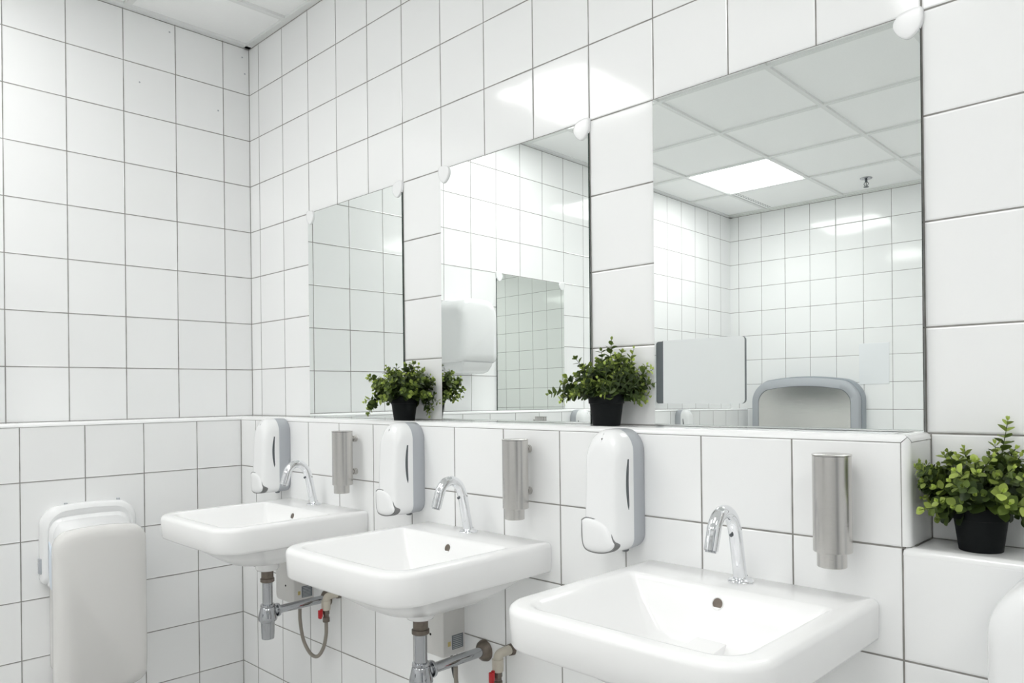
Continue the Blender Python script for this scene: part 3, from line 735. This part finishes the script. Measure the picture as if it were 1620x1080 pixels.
# ------------------------------------------------------------------ paper towel dispensers
def towel(name, label, loc, rz, w, h, d, rt, tone, lip=True, backcol=None):
    t = thing(name, label, 'towel dispenser', loc, rz)
    def ring(y, ins, bow=0.012): return [Vector((x, y, z)) for x, z in rrect(-w/2+ins, w/2-ins, -h+ins, -ins, (0.02, 0.02, rt, rt), 8, 10, bow1=bow)]
    bm = bmesh.new(); loft(bm, [ring(0, 0.0), ring(-d*0.30, 0.0)]); finish('back_housing', bm, backcol or tone, t, 50)
    bm = bmesh.new(); loft(bm, [ring(-d*0.302, 0.0), ring(-d*0.78, 0.002), ring(-d*0.90, 0.008), ring(-d*0.97, 0.022), ring(-d, 0.045)]); finish('front_cover', bm, tone, t, 50)
    if lip:
        pr = [(-0.02, 0.0), (-d*0.9, 0.0), (-d*0.88, -0.022), (-d*0.78, -0.048), (-d*0.62, -0.058), (-d*0.2, -0.056), (-0.02, -0.03)]
        bm = bmesh.new(); ra = []
        for x, s in ((-w*0.36, 0.75), (-w*0.33, 0.97), (-w*0.28, 1.0), (w*0.28, 1.0), (w*0.33, 0.97), (w*0.36, 0.75)):
            ra.append([Vector((x, y, -h + 0.004 + z*s)) for y, z in pr])
        loft(bm, ra); finish('paper_outlet', bm, M_WPLA, t, 50)
    return t
towel('towel_dispenser', 'white roll towel dispenser on the left wall, seen in the middle mirror', (0.0006, -1.20, Z0+0.595), PI/2, 0.285, 0.335, 0.205, 0.07, M_WPLA)
towel('towel_dispenser', 'rounded white wall box with grey back, at the right frame edge under the niche', (2.985, YW, Z0-0.207), 0, 0.315, 0.40, 0.13, 0.085, M_WPLA, False, M_GPLA)

# ------------------------------------------------------------------ things seen only in the mirrors
t = thing('privacy_partition', 'white rounded partition panel with dark grey wall bracket, reflected in the right mirror', 'partition', (0.0006, -3.18, Z0+0.045))
bm = bmesh.new(); loft(bm, [[Vector((x, y, z)) for x, z in rrect(0.0, 0.06, 0, 0.452, (0.02, 0.001, 0.001, 0.02), 4, 6)] for y in (-0.0125, 0.0140)]); finish('wall_bracket', bm, M_DGREY, t, 40)
bm = bmesh.new(); loft(bm, [[Vector((x, y, z)) for x, z in rrect(0.052, 0.700, 0, 0.456, (0.001, 0.03, 0.03, 0.001), 6, 8)] for y in (-0.011, 0.0110)]); finish('edge_band', bm, M_DGREY, t, 40)
bm = bmesh.new(); loft(bm, [[Vector((x, y, z)) for x, z in rrect(0.060, 0.6985, 0.0, 0.456, (0.001, 0.029, 0.029, 0.001), 6, 8)] for y in (0.0112, 0.0150)]); finish('panel', bm, M_PANEL, t, 40)

t = thing('changing_station', 'steel baby changing station with rounded grey surround, reflected in the right mirror', 'changing station', (0.665, -D+0.0006, Z0+0.235), PI)
def arch(y, ins, w=0.83, h=0.56, r=0.13, bow=0.05):
    return [Vector((x, y, z)) for x, z in rrect(-w/2+ins, w/2-ins, -h+ins, -0.045-ins, (0.05, 0.05, r, r), 10, 12, bow1=bow)]
bm = bmesh.new(); loft(bm, [arch(0, -0.012), arch(-0.055, -0.012), arch(-0.065, -0.006)]); finish('back_shell', bm, M_MGREY, t, 50)
bm = bmesh.new()
loft(bm, [arch(-0.062, 0.0), arch(-0.112, 0.0), arch(-0.120, 0.007), arch(-0.120, 0.056, bow=0.042, r=0.085), arch(-0.114, 0.060, bow=0.042, r=0.085)]); finish('surround', bm, M_GPLA, t, 50)
bm = bmesh.new(); loft(bm, [arch(-0.112, 0.0575, bow=0.042, r=0.086), arch(-0.1195, 0.0575, bow=0.042, r=0.086)]); finish('steel_panel', bm, M_STEEL2, t, 30)
bm = bmesh.new(); loft(bm, [arch(-0.1155, 0.0545, bow=0.042, r=0.085), arch(-0.1205, 0.0545, bow=0.042, r=0.085), arch(-0.1205, 0.0575, bow=0.042, r=0.085), arch(-0.1155, 0.0575, bow=0.042, r=0.085)], False, False); finish('seal', bm, M_DGREY, t, 30)
bm = bmesh.new(); box(bm, 1.045, 1.255, -D+0.0006, -D+0.0035, Z0+0.185, Z0+0.487, 0.001)
tag(finish('notice_board', bm, M_PAPER, None, 0), 'blank pale notice sheet on the opposite wall, right of the changing station in the mirror', 'notice')

# ------------------------------------------------------------------ plants
def make_plant(loc, label, seed, lim, dirs=None, n=44):
    rnd = random.Random(seed)
    t = thing('potted_plant', label, 'plant', loc, 0, 'small potted plants')
    bm = bmesh.new()
    lathe(bm, [(0.0, 0.002), (0.0325, 0.0), (0.0338, 0.001), (0.0410, 0.0535), (0.0414, 0.0545), (0.0438, 0.0550), (0.0440, 0.0560), (0.0452, 0.0755), (0.0448, 0.0770), (0.0436, 0.0770), (0.0428, 0.066), (0.0, 0.066)], n=48, cap0=False, cap1=False)
    finish('pot', bm, M_POT, t, 30)
    bm = bmesh.new(); lathe(bm, [(0.0426, 0.0655), (0.0426, 0.068), (0.028, 0.0705), (0.0, 0.071)], n=32); finish('soil', bm, M_SOIL, t, 60)
    bs = bmesh.new(); bl = bmesh.new(); lay = bl.faces.layers.float.new('leaf_tint')
    def clampp(p):
        q_ = Vector(p)
        for nx, ny, dist in lim:
            e = q_.x*nx + q_.y*ny - (dist - 0.016)
            if e > 0:
                e2 = 0.016*(1 - math.exp(-e/0.016))
                q_.x -= nx*(e-e2); q_.y -= ny*(e-e2)
        return q_
    def leaf(p, d, nrm, L_, wf, tint):
        d = d.normalized(); s = d.cross(nrm)
        if s.length < 1e-3: s = d.orthogonal()
        s.normalize(); nn = s.cross(d).normalized()
        prof = [(0.0, 0.05), (0.14, 0.30), (0.34, 0.47), (0.56, 0.5), (0.78, 0.36), (0.92, 0.17), (1.0, 0.02)]
        cup = rnd.uniform(0.12, 0.32); curl = rnd.uniform(-0.15, 0.25)
        rows = []
        for u, w in prof:
            c = p + d*(u*L_) + nn*(curl*L_*u*u)
            w *= L_*wf
            rows.append([c - s*w + nn*w*cup*1.5, c, c + s*w + nn*w*cup*1.5])
        vs = []
        for r in rows:
            vs.append([bl.verts.new(clampp(x)) for x in r])
        for a, b in zip(vs[:-1], vs[1:]):
            for k in range(2):
                f = bl.faces.new((a[k], a[k+1], b[k+1], b[k])); f[lay] = tint
    up = Vector((0, 0, 1))
    stems = []
    for i in range(n):
        az = 2*PI*(i*0.381966) + rnd.uniform(-0.3, 0.3)
        ring_ = (i + 0.5)/n
        el = math.radians(84 - 74*ring_**0.8 + rnd.uniform(-8, 8)); ln = rnd.uniform(0.090, 0.120)*(1.0 - 0.08*ring_)
        stems.append((az, el, ln, rnd.uniform(0.3, 1.0)))
    for dd in (dirs or []): stems.append(dd)
    for az, el, ln, droop in stems:
        r0 = rnd.uniform(0.002, 0.028)
        p = Vector((r0*math.cos(az), r0*math.sin(az), 0.069))
        d = Vector((math.cos(az)*math.cos(el), math.sin(az)*math.cos(el), math.sin(el)))
        ns = 12; pts = [p.copy()]
        wob = Vector((rnd.uniform(-1, 1), rnd.uniform(-1, 1), rnd.uniform(-1, 1)))*0.05
        for k in range(ns):
            if k > 2: d = (d + Vector((0, 0, -0.075*droop*(0.4+math.cos(el)))) + wob*0.5).normalized()
            p = p + d*(ln/ns); pts.append(p.copy())
        pts = [clampp(x) for x in pts]
        tube(bs, pts, [0.0013 - 0.0007*k/ns for k in range(ns+1)], 6)
        branches = [(pts, 0.34, 1.0)]
        if ln > 0.07:
            for b in range(rnd.choice((1, 2))):
                k0 = rnd.randint(4, 8); bd = (pts[k0+1]-pts[k0]).normalized()
                sd = (bd.cross(up) if abs(bd.z) < 0.95 else Vector((1, 0, 0))).normalized()
                bd = (bd + sd*rnd.choice((-1, 1))*rnd.uniform(0.5, 0.9) + up*rnd.uniform(-0.1, 0.4)).normalized()
                q_ = pts[k0].copy(); bp = [q_.copy()]
                for k in range(6):
                    bd = (bd + up*0.02).normalized(); q_ = q_ + bd*0.0075*rnd.uniform(0.8, 1.2); bp.append(clampp(q_))
                tube(bs, bp, [0.0009]*7, 5); branches.append((bp, 0.15, 0.75))
        for P, start, sz in branches:
            L_tot = sum((P[k+1]-P[k]).length for k in range(len(P)-1))
            pos = L_tot*start; rot = rnd.uniform(0, PI)
            base_tint = rnd.uniform(0.10, 0.55)
            while pos < L_tot*0.985:
                acc = 0
                for k in range(len(P)-1):
                    sl = (P[k+1]-P[k]).length
                    if acc + sl >= pos: break
                    acc += sl
                c = P[k].lerp(P[k+1], min(1, (pos-acc)/max(sl, 1e-6))); ax = (P[k+1]-P[k]).normalized()
                f = pos/L_tot; rot += PI/2 + rnd.uniform(-0.25, 0.25)
                a0 = ax.orthogonal().normalized(); b0 = ax.cross(a0)
                size = sz*(0.0262 - 0.0125*max(0, (f-0.35)/0.65))*rnd.uniform(0.8, 1.15)
                for sgn in (0, PI):
                    o_ = a0*math.cos(rot+sgn) + b0*math.sin(rot+sgn)
                    ld = (o_ + ax*rnd.uniform(0.25, 0.75)).normalized()
                    tint = min(1, max(0, base_tint + 0.45*max(0, (f-0.55)/0.45) + rnd.uniform(-0.14, 0.14)))
                    leaf(c + o_*0.0015, ld, (ax + up*0.3).normalized(), size, rnd.uniform(0.78, 1.0), tint)
                pos += 0.0092*sz + 0.0018 + 0.003*(1-f)
            e = P[-1]; ax = (P[-1]-P[-2]).normalized(); a0 = ax.orthogonal().normalized(); b0 = ax.cross(a0)
            for k in range(4):
                o_ = a0*math.cos(k*PI/2) + b0*math.sin(k*PI/2)
                leaf(e, (ax + o_*0.5).normalized(), (ax - o_*0.3).normalized(), 0.0085*rnd.uniform(0.8, 1.2), 0.7, min(1, base_tint+0.5))
    finish('stems', bs, M_STEM, t, 60)
    o = finish('foliage', bl, M_LEAF, t, 60)
    return t
R90 = PI/2
make_plant((1.165, -0.068, Z0+0.0017), 'potted plant on the high ledge between the far and middle mirrors', 11, [(0, 1, 0.062)],
           [(0.8, 0.1, 0.115, 2.5), (0.55, 0.3, 0.10, 1.8), (PI+0.8, 0.15, 0.12, 1.8)])
make_plant((1.980, -0.068, Z0+0.0017), 'potted plant on the high ledge between the middle and right mirrors', 5, [(0.835, -0.551, 0.052), (0, 1, 0.063)],
           [(PI+0.75, 0.35, 0.125, 0.9), (0.75, 0.45, 0.13, 0.6), (0.7, 0.75, 0.13, 0.4), (0.9, 0.15, 0.125, 0.4), (1.9, 1.4, 0.150, 0.2), (1.0, 1.2, 0.135, 0.3)])
make_plant((2.785, -0.062, Z0-0.2+0.0017), 'potted plant in the lower niche at the right edge, below the large mirror', 23, [(0, 1, 0.058), (-1, 0, 0.090)],
           [(PI+0.7, 0.75, 0.135, 0.5), (1.0, 1.4, 0.16, 0.3), (0.1, 0.9, 0.14, 0.5), (0.0, 0.2, 0.12, 2.4), (PI+0.9, -0.1, 0.06, 0.2)])

# ------------------------------------------------------------------ camera, light, view
az, pitch, roll = 0.7734, 0.0018, -0.0119
F = Vector((-math.sin(az)*math.cos(pitch), math.cos(az)*math.cos(pitch), math.sin(pitch)))
R0 = Vector((math.cos(az), math.sin(az), 0)); U0 = R0.cross(F)
Rv = math.cos(roll)*R0 + math.sin(roll)*U0; Uv = -math.sin(roll)*R0 + math.cos(roll)*U0
cam = bpy.data.cameras.new('camera'); co = bpy.data.objects.new('camera', cam); COL.objects.link(co)
M = Matrix((Rv, Uv, -F)).transposed().to_4x4(); M.translation = Vector((3.1225, -1.5732, Z0+0.0849))
co.matrix_world = M
cam.sensor_width = 36; cam.lens = 1195.14*36/1620; cam.shift_y = (619.575-540)/1620; cam.clip_start = 0.02
S.camera = co
w = bpy.data.worlds.new('world'); S.world = w; w.use_nodes = True
w.node_tree.nodes['Background'].inputs[0].default_value = (0, 0, 0, 1)
S.view_settings.view_transform = 'Standard'; S.view_settings.look = 'None'; S.view_settings.gamma = 1
S.view_settings.exposure = 0.27; S.view_settings.use_curve_mapping = False
S.cycles.max_bounces = 20; S.cycles.diffuse_bounces = 14; S.cycles.glossy_bounces = 8
